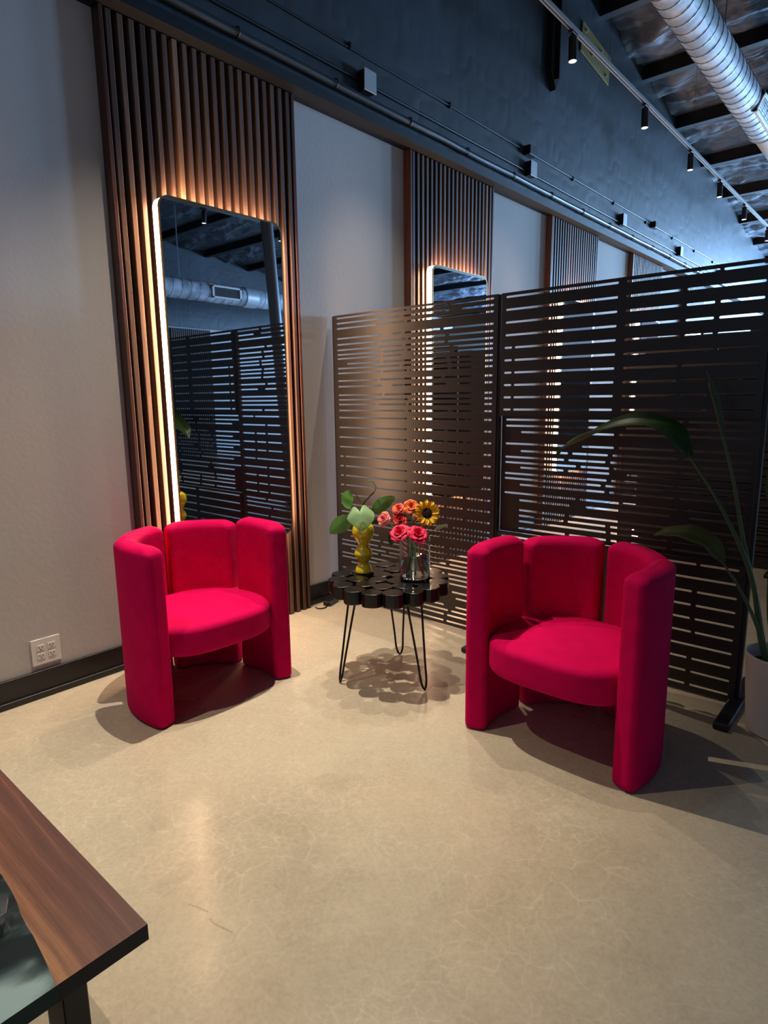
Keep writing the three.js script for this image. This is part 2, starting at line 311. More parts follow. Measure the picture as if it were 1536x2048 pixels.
// ---------------------------------------------------------------- fittings on the dark upper wall
{
  const t = thing('steel_plate', 'olive steel plate with four bolts on the dark upper wall', 'steel plate', [6.62, 4.69, 0.101]);
  t.rotation.z = -0.11;
  mesh('plate', rbox(-0.35, 0.35, -0.135, 0.135, 0, 0.014, 0.004), M.plate, t);
  for (const [a, b] of [[-0.27, 0.08], [-0.1, -0.06], [0.1, 0.07], [0.26, -0.08]]) mesh('bolt', new THREE.CylinderGeometry(0.014, 0.016, 0.02, 6).rotateX(Math.PI / 2).translate(a, b, 0.022), M.silver, t);
}
{
  const s = new THREE.Shape(); s.moveTo(-0.08, 0.05); s.lineTo(0.005, -0.09); s.lineTo(0.07, 0.02); s.lineTo(0.07, 0.98); s.lineTo(-0.08, 1.0); s.closePath();
  const t = thing('steel_brace', 'black pointed steel brace hanging from the roof on the dark wall', 'brace', [5.68, 4.15, 0.101]);
  mesh('web', new THREE.ExtrudeGeometry(s, { depth: 0.05, bevelEnabled: true, bevelSize: 0.004, bevelThickness: 0.004, bevelSegments: 1 }), M.black, t);
  mesh('rib', box(-0.01, 0.005, -0.02, 0.97, 0.05, 0.09), M.black, t);
}
const boxAt = [[3.13, 3.225], [5.262, 3.25], [7.44, 3.255], [9.6, 3.26], [11.8, 3.26]];
const boxLabels = ['nearest silver junction box on the conduit under the dark wall', 'silver junction box directly below the first small black box', 'third silver junction box along the conduit from the left', 'fourth silver junction box along the conduit, just above the screen', 'farthest silver junction box along the conduit'];
boxAt.forEach(([x, y], k) => {
  const t = thing('junction_box', boxLabels[k], 'junction box', [x, y, 0.101], 0, 'junction boxes along the conduit');
  mesh('housing', rbox(0.004, 0.106, 0, 0.118, 0, 0.055, 0.005), M.black, t);
  mesh('cover_plate', rbox(0, 0.11, -0.003, 0.121, 0.055, 0.06, 0.002), M.silver, t);
});
[[5.23, 3.41], [8.5, 3.42]].forEach(([x, y], k) => {
  const t = thing('cable_box', ['small black box on the thin cable above the conduit, nearer one', 'small black box on the thin cable above the conduit, farther one'][k], 'cable box', [x, y, 0.101]);
  mesh('housing', rbox(0, 0.13, 0, 0.075, 0, 0.06, 0.005), M.black, t);
  mesh('cover_plate', rbox(0.004, 0.126, 0.004, 0.071, 0.06, 0.064, 0.002), M.steelDark, t);
});
{
  const pts = []; for (let x = -1; x <= 14; x += 0.5) pts.push(V(x, 3.437 + 0.004 * Math.max(0, x - 3) + 0.006 * noise(x, 1, 7), 0.108));
  const t = thing('thin_cable', 'thin dark cable running along the upper wall above the conduit', 'cable'); mesh('cable', tube(pts, 0.006, 120, 6), M.black, t);
  for (let x = 2; x < 12; x += 1.05) mesh('clip', rbox(x, x + 0.02, 3.43, 3.47, 0.1005, 0.118, 0.003), M.black, t);
  const q = []; for (let x = -1; x <= 14; x += 0.25) q.push(V(x, 3.18 + 0.008 * noise(x * 2, 5, 17), 0.128 + 0.006 * noise(x * 3, 9, 19)));
  const c = thing('conduit', 'shiny wrapped conduit along the foot of the dark upper wall', 'conduit'); mesh('pipe', tube(q, 0.022, 300, 8), M.wrap, c);
  for (let x = 2.2; x < 12; x += 0.7) mesh('strap', new THREE.TorusGeometry(0.025, 0.004, 6, 14).rotateY(Math.PI / 2).translate(x, 3.184, 0.134), M.black, c);
  const r = []; for (let x = -1; x <= 14; x += 0.5) r.push(V(x, 3.285 + 0.004 * noise(x, 3, 27), 0.11));
  const d = thing('box_cable', 'black cable linking the silver junction boxes', 'cable'); mesh('cable', tube(r, 0.009, 120, 6), M.black, d);
}

// ---------------------------------------------------------------- track lights
function track(label, z, y, x0, x1) {
  const t = thing('light_track', label, 'light track', [0, y, z]);
  mesh('rail', [rbox(x0, x1, 0, 0.034, -0.017, -0.005, 0.002), rbox(x0, x1, 0, 0.034, 0.005, 0.017, 0.002), box(x0, x1, 0.02, 0.034, -0.006, 0.006)], M.rail, t);
  for (let x = x0 + 0.4; x < x1; x += 2.4) mesh('hanger_rod', cyl(0.0012, 0.0012, ceil(x) - y - 0.2, x, (ceil(x) - y - 0.2) / 2 + 0.03, 0, 8), M.black, t);
}
const TZ = 0.67, TY = 4.04;
track('pale light track in front of the dark upper wall', TZ, TY, -2, 13.6);
track('light track over the middle of the hall, seen in the mirror', 5.35, 4.04, 0, 14);
const spotGeo = {
  adapter: [rbox(-0.05, 0.05, -0.022, 0, -0.018, 0.018, 0.004), cyl(0.009, 0.009, 0.04, 0, -0.035, 0, 12)],
  head: new THREE.LatheGeometry([[0, 0.085], [0.026, 0.085], [0.031, 0.08], [0.032, 0.0], [0.032, -0.085], [0.029, -0.085], [0.027, -0.07], [0, -0.068]].map(([a, b]) => new THREE.Vector2(a, b)), 28),
  lens: new THREE.CylinderGeometry(0.027, 0.027, 0.006, 24),
};
function spot(x, z, label, power, [tx, ty, tz], group, angle = 0.72) {
  const t = thing('track_spotlight', label, 'spotlight', [x, z === TZ ? TY : 4.04, z], 0, group);
  mesh('adapter', spotGeo.adapter.map((g) => g.clone()), M.black, t);
  const h = new THREE.Group(); h.name = 'lamp_head'; h.position.set(0, -0.115, 0); t.add(h);
  const dir = V(tx, ty, tz).sub(t.position).normalize();
  h.quaternion.setFromUnitVectors(V(0, -1, 0), V(dir.x * 0.5, -1, dir.z * 0.5).normalize());
  mesh('housing', spotGeo.head, M.black, h);
  mesh('lens', spotGeo.lens.clone().translate(0, -0.082, 0), M.lens, h);
  if (power) {
    const l = new THREE.SpotLight(SPOT_COLOR, power, 0, angle, 1);
    l.position.copy(t.position).add(V(0, -0.115, 0)).addScaledVector(dir, 0.12);
    l.target.position.set(tx, ty, tz); l.castShadow = true; l.shadow.mapSize.set(1024, 1024); l.shadow.radius = 0.45;
    scene.add(l, l.target);
  }
}
const G1 = 'spotlights on the track by the dark wall';
spot(0.1, TZ, 'track spotlight at the near end of the rail, above the camera side', SPOT * 0.62, [0.45, 0, 1.5], G1, 0.6);
spot(1.7, TZ, 'track spotlight above the left red armchair', SPOT * 1.5, [1.38, 0, 1.05], G1, 0.57);
spot(2.65, TZ, 'track spotlight above the black side table', SPOT * 0.55, [2.12, 0, 0.98], G1, 0.5);
spot(3.35, TZ, 'track spotlight just beyond the slotted screen', SPOT * 0.45, [3.15, 0, 0.8], G1, 0.6);
[4.91, 6.5, 8.0, 9.3, 10.7, 12.4].forEach((x, k) => spot(x, TZ, ['black cylinder spotlight on the rail beside the olive steel plate, first from the left', 'second black cylinder spotlight from the left on the rail', 'third black cylinder spotlight from the left on the rail', 'fourth black cylinder spotlight from the left on the rail', 'fifth black cylinder spotlight from the left on the rail', 'spotlight at the right picture edge, sixth on the rail'][k], [SPOT * 0.22, SPOT * 0.2, SPOT * 0.2, SPOT * 0.1, 0, 0][k], [x, 0, 0.9], G1));
[[5.5, 'spotlight reflected near the upper left corner of the big mirror'], [6.9, 'spotlight reflected beside the leaning column in the big mirror'], [8.6, 'farther spotlight of the middle hall track'], [10.4, 'farthest spotlight of the middle hall track']].forEach(([x, l], k) => spot(x, 5.35, l, k < 2 ? SPOT * 0.3 : 0, [x, 0, 6], 'spotlights on the middle hall track'));

// ---------------------------------------------------------------- ducts
function duct(label, y, z, r, x0, x1, pitch) {
  const t = thing('spiral_duct', label, 'air duct', [0, y, z]);
  mesh('pipe', metric(new THREE.CylinderGeometry(r, r, x1 - x0, 40, 1, true).rotateZ(Math.PI / 2).translate((x0 + x1) / 2, 0, 0), 0.8), M.duct, t);
  const n = Math.round((x1 - x0) / pitch * 20), pts = [];
  for (let i = 0; i <= n; i++) { const a = i / 20 * Math.PI * 2; pts.push(V(x0 + i / 20 * pitch, r * Math.cos(a), r * Math.sin(a))); }
  mesh('spiral_seam', new THREE.TubeGeometry(new THREE.CatmullRomCurve3(pts), n, 0.006, 4), M.ductSeam, t);
  return t;
}
{
  const r = 0.158, t = duct('bright galvanised spiral duct under the roof at upper right', 4.4, 1.18, r, -3, 8.9, 0.15);
  mesh('collar', [cyl(0.135, 0.135, 0.5, 0, 0, 0, 32).rotateZ(Math.PI / 2).translate(9.15, 0, 0)], M.collar, t);
  mesh('end_pipe', [cyl(0.135, 0.135, 4.5, 0, 0, 0, 32).rotateZ(Math.PI / 2).translate(11.65, 0, 0), new THREE.TorusGeometry(0.158, 0.01, 8, 32).rotateY(Math.PI / 2).translate(8.9, 0, 0)], M.duct, t);
  for (const x of [2, 7]) mesh('hanger_strap', box(x - 0.01, x + 0.01, 0.15, ceil(x) - 4.4 - 0.19, -0.004, 0.004), M.ductSeam, t);
  const v = new THREE.Group(); v.name = 'air_register'; v.position.set(8.36, 0, 0); v.rotation.x = R(24); t.add(v);
  mesh('register_back', box(-0.43, -0.42, -0.1, 0.1, 0.1, 0.16), M.black, v);
  mesh('register_frame', [rbox(-0.42, 0.42, 0.06, 0.09, 0.13, 0.172, 0.003), rbox(-0.42, 0.42, -0.09, -0.06, 0.13, 0.172, 0.003), rbox(-0.42, -0.38, -0.09, 0.09, 0.13, 0.172, 0.003), rbox(0.38, 0.42, -0.09, 0.09, 0.13, 0.172, 0.003)], M.white, v);
  mesh('register_vanes', [...Array(5)].map((_, i) => box(-0.38, 0.38, -0.05 + i * 0.024, -0.046 + i * 0.024, 0.14, 0.165)), M.silver, v);
}
{
  const t = duct('spiral duct across the hall, seen in the big mirror', 3.5, 8.5, 0.19, 1, 16, 0.2);
  const v = new THREE.Group(); v.name = 'air_register'; v.position.set(7.95, 0, 0); t.add(v);
  mesh('register_frame', [rbox(-0.35, 0.35, 0.09, 0.12, -0.21, -0.14, 0.003), rbox(-0.35, 0.35, -0.12, -0.09, -0.21, -0.14, 0.003), rbox(-0.35, -0.31, -0.12, 0.12, -0.21, -0.14, 0.003), rbox(0.31, 0.35, -0.12, 0.12, -0.21, -0.14, 0.003)], M.white, v);
  mesh('register_grille', box(-0.31, 0.31, -0.09, 0.09, -0.196, -0.15), M.slot, v);
  mesh('collar', cyl(0.205, 0.205, 0.3, 0, 0, 0, 32).rotateZ(Math.PI / 2).translate(8.62, 0, 0), M.silver, t);
  for (const x of [3, 7, 11, 15]) mesh('hanger_strap', box(x - 0.01, x + 0.01, 0.185, ceil(x) - 3.5 - 0.19, -0.004, 0.004), M.ductSeam, t);
  const c = thing('steel_column', 'grey leaning steel column reflected in the big mirror', 'column', [6.62, 0, 5.0]);
  mesh('shaft', new THREE.CylinderGeometry(0.09, 0.09, 5.3, 24).translate(0, 2.65, 0).rotateZ(R(4)).translate(0, 0, 0), M.steelGrey, c);
  mesh('base_plate', rbox(-0.16, 0.16, 0, 0.02, -0.16, 0.16, 0.004), M.steelDark, c);
  const p = thing('slat_panel', 'walnut slat panel on the opposite wall, reflected in the mirror', 'wall panel', [8.2, 0.004, Z1 - 0.001], Math.PI);
  mesh('backing_board', box(-1.1, 0, 0, 3.05, 0, 0.016), M.backing, p);
  const list = []; for (let i = 0; i < 20; i++) list.push(slatGeos[i % 4].clone().translate(-1.07 + i * 0.055, 0, 0.016));
  const st = mesh('slats', list, M.slats[0], p); st.userData.kind = 'stuff';
}

// ---------------------------------------------------------------- slotted black screens
const SW = 1.22, SH = 0.624;
function slotHole(a, b, y, h) {
  const r = h / 2, p = new THREE.Path(); p.moveTo(a + r, y - r); p.lineTo(b - r, y - r); p.absarc(b - r, y, r, -Math.PI / 2, Math.PI / 2); p.lineTo(a + r, y + r); p.absarc(a + r, y, r, Math.PI / 2, Math.PI * 1.5); return p;
}
function screenPanel(kind, v) {           // in (u along z, height from the panel's foot)
  const s = new THREE.Shape(); s.moveTo(0.004, 0.001); s.lineTo(SW - 0.004, 0.001); s.lineTo(SW - 0.004, SH - 0.001); s.lineTo(0.004, SH - 0.001); s.closePath();
  const cut = (a, b, d) => { if (b - a > 0.03) s.holes.push(slotHole(a, b, SH - d, 0.0105)); };
  if (kind === 'even') for (let i = 0; i < 10; i++) {
    const d = 0.022 + 0.063 * i;
    if (i >= 4) { cut(0.026, 0.07, d); cut(0.085, 0.605, d); } else cut(0.03, 0.605, d);
    if (i === 0 || i === 5) { cut(0.645, 1.02, d); cut(1.035, 1.19, d); } else if (i === 1 || i === 6) { cut(0.645, 0.88, d); cut(0.9, 1.19, d); } else { cut(0.645, 0.88, d); cut(0.9, 1.01, d); cut(1.03, 1.19, d); }
  } else [0.02, 0.052, 0.084, 0.146, 0.183, 0.217, 0.246, 0.271, 0.305, 0.332, 0.362, 0.41, 0.446, 0.5, 0.53, 0.56, 0.598].forEach((d, i) => {
    let a = 0.028 + (hash(i, v, 31) > 0.75 ? 0.09 : 0);
    const cuts = [[0.35, 0.44], [0.55, 0.62], [0.84, 0.92]].filter((_, j) => hash(i, j + v * 7, 37) > 0.22);
    cuts.forEach(([p, q], j) => { const e = p + (q - p) * hash(i, j, 41 + v); cut(a, e, d); a = e + 0.022 + (hash(i, j, 47) > 0.8 ? 0.06 : 0); });
    cut(a, 1.19, d);
  });
  const g = new THREE.ExtrudeGeometry(s, { depth: 0.003, bevelEnabled: false, curveSegments: 3 });
  return merge([g, ...[[0.004, 0.007, 0, SH], [SW - 0.007, SW - 0.004, 0, SH], [0.004, SW - 0.004, 0.001, 0.004], [0.004, SW - 0.004, SH - 0.004, SH - 0.001]].map(([a, b, c, d]) => box(a, b, c, d, -0.018, 0.003))]).rotateY(-Math.PI / 2);
}
const panelGeo = { even0: screenPanel('even', 0), dense0: screenPanel('dense', 0), dense1: screenPanel('dense', 1) };
function slottedScreen(label, x, z) {
  const t = thing('privacy_screen', label, 'screen', [x, 0, z], 0, 'black slotted screens');
  const grid = [['dense0', 'even0', 'dense1'], ['even0', 'dense1', 'even0']];    // per column, from the top down
  grid.forEach((col, c) => col.forEach((k, r) => { const m = mesh('panel', panelGeo[k], M.blackMetal, t); m.position.set(c === 1 && r === 1 ? 0.03 : 0, 0.006 + (2 - r) * (SH - 0.0015), 0.004 + c * (SW + 0.012)); }));
  for (const [w, tall] of [[0, 1], [SW + 0.006, 1], [2 * SW + 0.02, 1]]) mesh('post', rbox(0.002, 0.034, 0.004, 1.872, w - 0.009, w + 0.009, 0.003), M.black, t);
  for (const w of [SW + 0.006, 2 * SW + 0.02]) mesh('foot', rbox(-0.28, 0.28, 0.001, 0.03, w - 0.03, w + 0.03, 0.008), M.black, t);
  return t;
}
slottedScreen('black metal screen with horizontal slots standing behind the red armchairs', 2.93, 0.032);
slottedScreen('second black slotted screen, added to darken the view through the front one', 5.5, 1.0);  // added beyond the front screen so that its slots look dark

{
  const t = thing('added_cabinet', 'dark tall cabinet added behind the second slotted screen to darken the slots', 'cabinet', [5.83, 0, 1.03]);  // added cabinet, blocks the bright hall behind the slots
  mesh('carcass', rbox(0, 0.4, 0.06, 1.85, 0, 2.38, 0.006), M.backing, t); mesh('plinth', box(0.03, 0.37, 0.002, 0.06, 0.03, 2.35), M.black, t);
  for (let i = 0; i < 4; i++) { const d = mesh('door', rbox(-0.018, -0.001, 0.07, 1.84, 0.005 + i * 0.594, 0.59 + i * 0.594, 0.004), M.velvetDark, t); mesh('handle', rbox(-0.035, -0.017, 0.85, 1.05, 0.54 + i * 0.594, 0.552 + i * 0.594, 0.003), M.black, d); }
}

// ---------------------------------------------------------------- red velvet armchairs
// plan curve: an open ellipse around the seat; s in metres along it from the front of the left arm
const EA = 0.325, EB = 0.385, EZ = 0.14, A0 = Math.asin(0.375), A1 = -Math.PI - A0;
const ell = []; { let L = 0, p = null; for (let i = 0; i <= 500; i++) { const a = A0 + (A1 - A0) * i / 500, q = [-EA * Math.cos(a), EZ + EB * Math.sin(a)]; if (p) L += Math.hypot(q[0] - p[0], q[1] - p[1]); ell.push([L, a]); p = q; } }
const EL = ell[500][0];
const sAt = (a) => ell[Math.round((a - A0) / (A1 - A0) * 500)][0];
function planAt(s) {        // point and outward normal (x, z)
  let i = 1; while (i < 500 && ell[i][0] < s) i++;
  const f = (s - ell[i - 1][0]) / (ell[i][0] - ell[i - 1][0] || 1), a = ell[i - 1][1] + (ell[i][1] - ell[i - 1][1]) * f;
  const nx = -Math.cos(a) / EA, nz = Math.sin(a) / EB, l = Math.hypot(nx, nz);
  return [-EA * Math.cos(a), EZ + EB * Math.sin(a), nx / l, nz / l];
}
function cushionWall(s0, s1, H, th = 0.046) {     // a padded upright segment with soft edges
  const L = s1 - s0, rc = 0.027, rings = [], ring = (y, d, ds) => {
    const t = th - d, a = ds, b = L - ds, r = Math.max(0.0015, Math.min(rc, t * 0.96)), pts = [];
    const N = 26, K = 7;
    for (let i = 0; i <= N; i++) pts.push([a + r + (b - a - 2 * r) * i / N, t]);
    for (let i = 1; i < K; i++) { const q = Math.PI / 2 * (1 - i / K); pts.push([b - r + r * Math.cos(q), t - r + r * Math.sin(q)]); }
    for (let i = 0; i <= 2; i++) pts.push([b, (t - r) * (1 - i)]);
    for (let i = 1; i < K; i++) { const q = -Math.PI / 2 * (i / K); pts.push([b - r + r * Math.cos(q), -(t - r) + r * Math.sin(q)]); }
    for (let i = 0; i <= N; i++) pts.push([b - r - (b - a - 2 * r) * i / N, -t]);
    for (let i = 1; i < K; i++) { const q = -Math.PI / 2 - Math.PI / 2 * (i / K); pts.push([a + r + r * Math.cos(q), -(t - r) + r * Math.sin(q)]); }
    for (let i = 0; i <= 2; i++) pts.push([a, -(t - r) * (1 - i)]);
    for (let i = 1; i < K; i++) { const q = Math.PI - Math.PI / 2 * (i / K); pts.push([a + r + r * Math.cos(q), t - r + r * Math.sin(q)]); }
    rings.push(pts.map(([s, n]) => { const [x, z, nx, nz] = planAt(s0 + s); const puff = 1 + 0.0 * y; return V(x + nx * n * puff, y, z + nz * n * puff); }));
  };
  ring(0.004, 0.03, 0.03); ring(0.004, 0.008, 0.008); ring(0.012, 0.001, 0.001); ring(0.03, 0, 0);
  for (let i = 1; i <= 10; i++) ring(0.03 + (H - 0.05 - 0.03) * i / 10, 0, 0);
  for (let i = 1; i <= 8; i++) { const q = Math.PI / 2 * i / 8; ring(H - 0.042 + 0.042 * Math.sin(q), 0.044 * (1 - Math.cos(q)), 0.07 * (1 - Math.cos(q))); }
  const n = rings[0].length, pos = [], uv = [], idx = [];
  rings.forEach((r, j) => { let u = 0; for (let i = 0; i <= n; i++) { const p = r[i % n]; if (i) u += p.distanceTo(r[i - 1]); pos.push(p.x, p.y, p.z); uv.push(u * 3, p.y * 3); } });
  for (let j = 0; j < rings.length - 1; j++) for (let i = 0; i < n; i++) { const a = j * (n + 1) + i, b = a + 1, c = a + n + 1, d = c + 1; idx.push(a, b, d, a, d, c); }
  const capRing = (j, flip) => { // strip closing the thin crown
    const o = j * (n + 1); for (let i = 0; i < n / 2 - 1; i++) { const a = o + i, b = o + i + 1, c = o + n - 1 - i, d = o + n - 2 - i; flip ? idx.push(a, d, b, a, c, d) : idx.push(a, b, d, a, d, c); }
  };
  capRing(rings.length - 1, false); capRing(0, true);
  const g = new THREE.BufferGeometry(); g.setAttribute('position', new THREE.Float32BufferAttribute(pos, 3)); g.setAttribute('uv', new THREE.Float32BufferAttribute(uv, 2)); g.setIndex(idx); g.computeVertexNormals();
  // weld the normals along the uv seam
  const nn = g.attributes.normal; for (let j = 0; j < rings.length; j++) { const a = j * (n + 1), b = a + n, q = V(nn.getX(a) + nn.getX(b), nn.getY(a) + nn.getY(b), nn.getZ(a) + nn.getZ(b)).normalize(); nn.setXYZ(a, q.x, q.y, q.z); nn.setXYZ(b, q.x, q.y, q.z); }
  return g;
}
function seatGeo() {
  const out = [], N = 88; for (let i = 0; i < N; i++) {
    const a = i / N * Math.PI * 2, c = Math.cos(a), s = Math.sin(a), e = s > 0 ? 2 / 3.4 : 2 / 2.2, w = 0.298, d = s > 0 ? 0.33 : 0.207;
    out.push([w * Math.sign(c) * Math.abs(c) ** e, d * Math.sign(s) * Math.abs(s) ** e]);
  }
  const pos = [], uv = [], idx = [], prof = [];
  prof.push([0.275, 0.0], [0.278, 0.6], [0.28, 0.93], [0.284, 0.975], [0.292, 0.995], [0.31, 1]);
  for (let i = 1; i <= 5; i++) prof.push([0.31 + 0.072 * i / 5, 1]);
  for (let i = 1; i <= 7; i++) { const q = Math.PI / 2 * i / 7; prof.push([0.382 + 0.03 * Math.sin(q), 1 - 0.1 * (1 - Math.cos(q))]); }
  for (const f of [0.75, 0.55, 0.35, 0.15, 0.001]) prof.push([0.412 + 0.012 * (1 - f * f / 0.81), f]);
  prof.forEach(([y, f]) => { for (let i = 0; i <= N; i++) { const [x, z] = out[i % N]; pos.push(x * f, y, z * f); uv.push(x * f * 3, z * f * 3 + y * 3); } });
  for (let j = 0; j < prof.length - 1; j++) for (let i = 0; i < N; i++) { const a = j * (N + 1) + i, b = a + 1, c = a + N + 1, d = c + 1; idx.push(a, d, b, a, c, d); }
  const g = new THREE.BufferGeometry(); g.setAttribute('position', new THREE.Float32BufferAttribute(pos, 3)); g.setAttribute('uv', new THREE.Float32BufferAttribute(uv, 2)); g.setIndex(idx); g.computeVertexNormals(); return g;
}
{
  const total = EL, gap = 0.03, j1 = sAt(-Math.asin(0.47)), j2 = total / 2, j3 = total - j1;
  const t = thing('armchair', 'red velvet barrel armchair in front of the tall mirror, left of the side table', 'armchair', [1.54, 0, 0.45], -0.04, 'red velvet armchairs');
  mesh('seat', seatGeo(), M.velvet, t);
  mesh('arm', cushionWall(0, j1 - gap / 2, 0.778), M.velvet, t);
  mesh('backrest', cushionWall(j1 + gap / 2, j2 - gap / 2, 0.758), M.velvet, t);
  mesh('backrest', cushionWall(j2 + gap / 2, j3 - gap / 2, 0.758), M.velvet, t);
  mesh('arm', cushionWall(j3 + gap / 2, total, 0.778), M.velvet, t);
  const c = t.clone(); c.name = numbered('armchair'); c.position.set(2.295, 0, 2.027); c.rotation.y = -Math.PI / 2 - 0.02;
  c.userData = { label: 'red velvet barrel armchair in front of the black screen, right of the side table', category: 'armchair', group: 'red velvet armchairs' };
  scene.add(c);
}

// ---------------------------------------------------------------- side table of log slices on hairpin legs
const TX = 2.205, TTZ = 1.105, TT = 0.5;
{
  const t = thing('side_table', 'round black side table of log slices on hairpin legs', 'side table', [TX, 0, TTZ]);
  const round = (x, z, r, v) => {
    const s = new THREE.Shape(), N = 16, pts = [];
    for (let i = 0; i < N; i++) { const a = i / N * Math.PI * 2, k = r * (1 + 0.07 * (hash(i, v, 61) - 0.5) + 0.05 * Math.cos(3 * a + v)); pts.push(new THREE.Vector2(x + k * Math.cos(a), z + k * Math.sin(a))); }
    s.setFromPoints(pts);
    return metric(new THREE.ExtrudeGeometry(s, { depth: 0.055, bevelEnabled: true, bevelSize: 0.003, bevelThickness: 0.004, bevelSegments: 2, bevelOffset: -0.003 }).rotateX(Math.PI / 2).translate(0, TT - 0.004 + 0.002 * (hash(v, 4, 67) - 0.5), 0));
  };
  let v = 0;
  [[0.062, 4, 0.3, 0.045], [0.15, 10, 0.1, 0.0485], [0.243, 16, 0, 0.0487]].forEach(([d, n, o, r]) => { for (let i = 0; i < n; i++, v++) { const a = o + i / n * Math.PI * 2; mesh('wood_round', round(d * Math.cos(a), d * Math.sin(a), r * (1.0 + 0.06 * hash(v, 9, 71)), v), M.lacquer, t); } });
  for (const [fx, fz] of [[1.975, 0.985], [2.412, 1.0], [2.168, 1.352]]) {
    const x = fx - TX, z = fz - TTZ, l = Math.hypot(x, z), dx = x / l, dz = z / l, px = -dz, pz = dx, k = l - 0.075, w = 0.047, y = TT - 0.062;
    const pts = [V(dx * k + px * w, y, dz * k + pz * w)];
    for (const q of [0.35, 0.7, 0.93]) { const f = k + (l - k) * q, ww = w * (1 - q) + 0.012 * q; pts.push(V(dx * f + px * ww, y * (1 - q) + 0.005, dz * f + pz * ww)); }
    pts.push(V(dx * l, 0.006, dz * l));
    for (const q of [0.93, 0.7, 0.35]) { const f = k + (l - k) * q, ww = w * (1 - q) + 0.012 * q; pts.push(V(dx * f - px * ww, y * (1 - q) + 0.005, dz * f - pz * ww)); }
    pts.push(V(dx * k - px * w, y, dz * k - pz * w));
    mesh('hairpin_leg', [tube(pts, 0.0052, 60, 8), rbox(dx * k - 0.05, dx * k + 0.05, y - 0.001, y + 0.003, dz * k - 0.04, dz * k + 0.04, 0.001)], M.rod, t);
  }
}
// yellow bubble vase
const lathe = (p, n = 40) => { const c = new THREE.SplineCurve(p.map(([a, b]) => new THREE.Vector2(a, b))); return new THREE.LatheGeometry(c.getPoints(p.length * 8), n); };
const vaseAt = [2.19, TT + 0.002, 0.955];
{
  const t = thing('bubble_vase', 'glossy yellow bubble-shaped vase on the black side table', 'vase', vaseAt);
  mesh('body', new THREE.LatheGeometry([...new THREE.SplineCurve([[0.001, 0], [0.036, 0.0], [0.042, 0.008], [0.036, 0.03], [0.024, 0.05], [0.036, 0.07], [0.045, 0.094], [0.038, 0.118], [0.026, 0.137], [0.034, 0.158], [0.05, 0.184], [0.054, 0.21], [0.047, 0.236], [0.032, 0.25], [0.028, 0.253]].map(([a, b]) => new THREE.Vector2(a, b))).getPoints(110), new THREE.Vector2(0.024, 0.25), new THREE.Vector2(0.03, 0.22), new THREE.Vector2(0.001, 0.19)], 44), M.yellow, t);
}
// leaf blade along a quadratic midrib, lying across the given side vector
function leafGeo(a, b, c, side, w, fold = 0.25, nu = 8, nv = 16, shape = (v) => Math.sin(Math.PI * Math.min(1, v * 0.92 + 0.06)) ** 0.75) {
  const cv = new THREE.QuadraticBezierCurve3(a, b, c);
  return patch((u, v) => {
    const p = cv.getPoint(v), tg = cv.getTangent(v), s = side.clone().addScaledVector(tg, -side.dot(tg)).normalize(), n = tg.clone().cross(s).normalize();
    const k = (u - 0.5) * 2, W = w * shape(v) * (1 - (v > 0.999 ? 0.98 : 0));
    return p.addScaledVector(s, k * W).addScaledVector(n, fold * W * Math.abs(k) + 0.06 * w * Math.sin(v * 9 + k * 2));
  }, nu, nv);
}
function heartLeaf(a, b, c, side, w, lobe = 0.55) {     // broad leaf with two lobes beside its stalk
  const cv = new THREE.QuadraticBezierCurve3(a, b, c), t0 = cv.getTangent(0);
  return patch((u, v) => {
    const p = cv.getPoint(v), tg = cv.getTangent(v), s = side.clone().addScaledVector(tg, -side.dot(tg)).normalize(), n = tg.clone().cross(s).normalize(), k = (u - 0.5) * 2;
    const W = w * (v < 0.3 ? 0.62 + 0.38 * Math.sin(v / 0.3 * Math.PI / 2) : Math.max(0.01, Math.cos((v - 0.3) / 0.7 * Math.PI / 2) ** 0.8));
    return p.addScaledVector(s, k * W).addScaledVector(t0, -lobe * w * Math.sin(Math.PI * Math.min(1, Math.abs(k) * 0.82)) * (1 - v) ** 2).addScaledVector(n, -0.22 * W * Math.abs(k) ** 1.4 + 0.012 * w * Math.sin(v * 14 - Math.abs(k) * 5) + 0.1 * w * (1 - Math.min(1, Math.abs(k) * 5)) * -0.25);
  }, 16, 20);
}
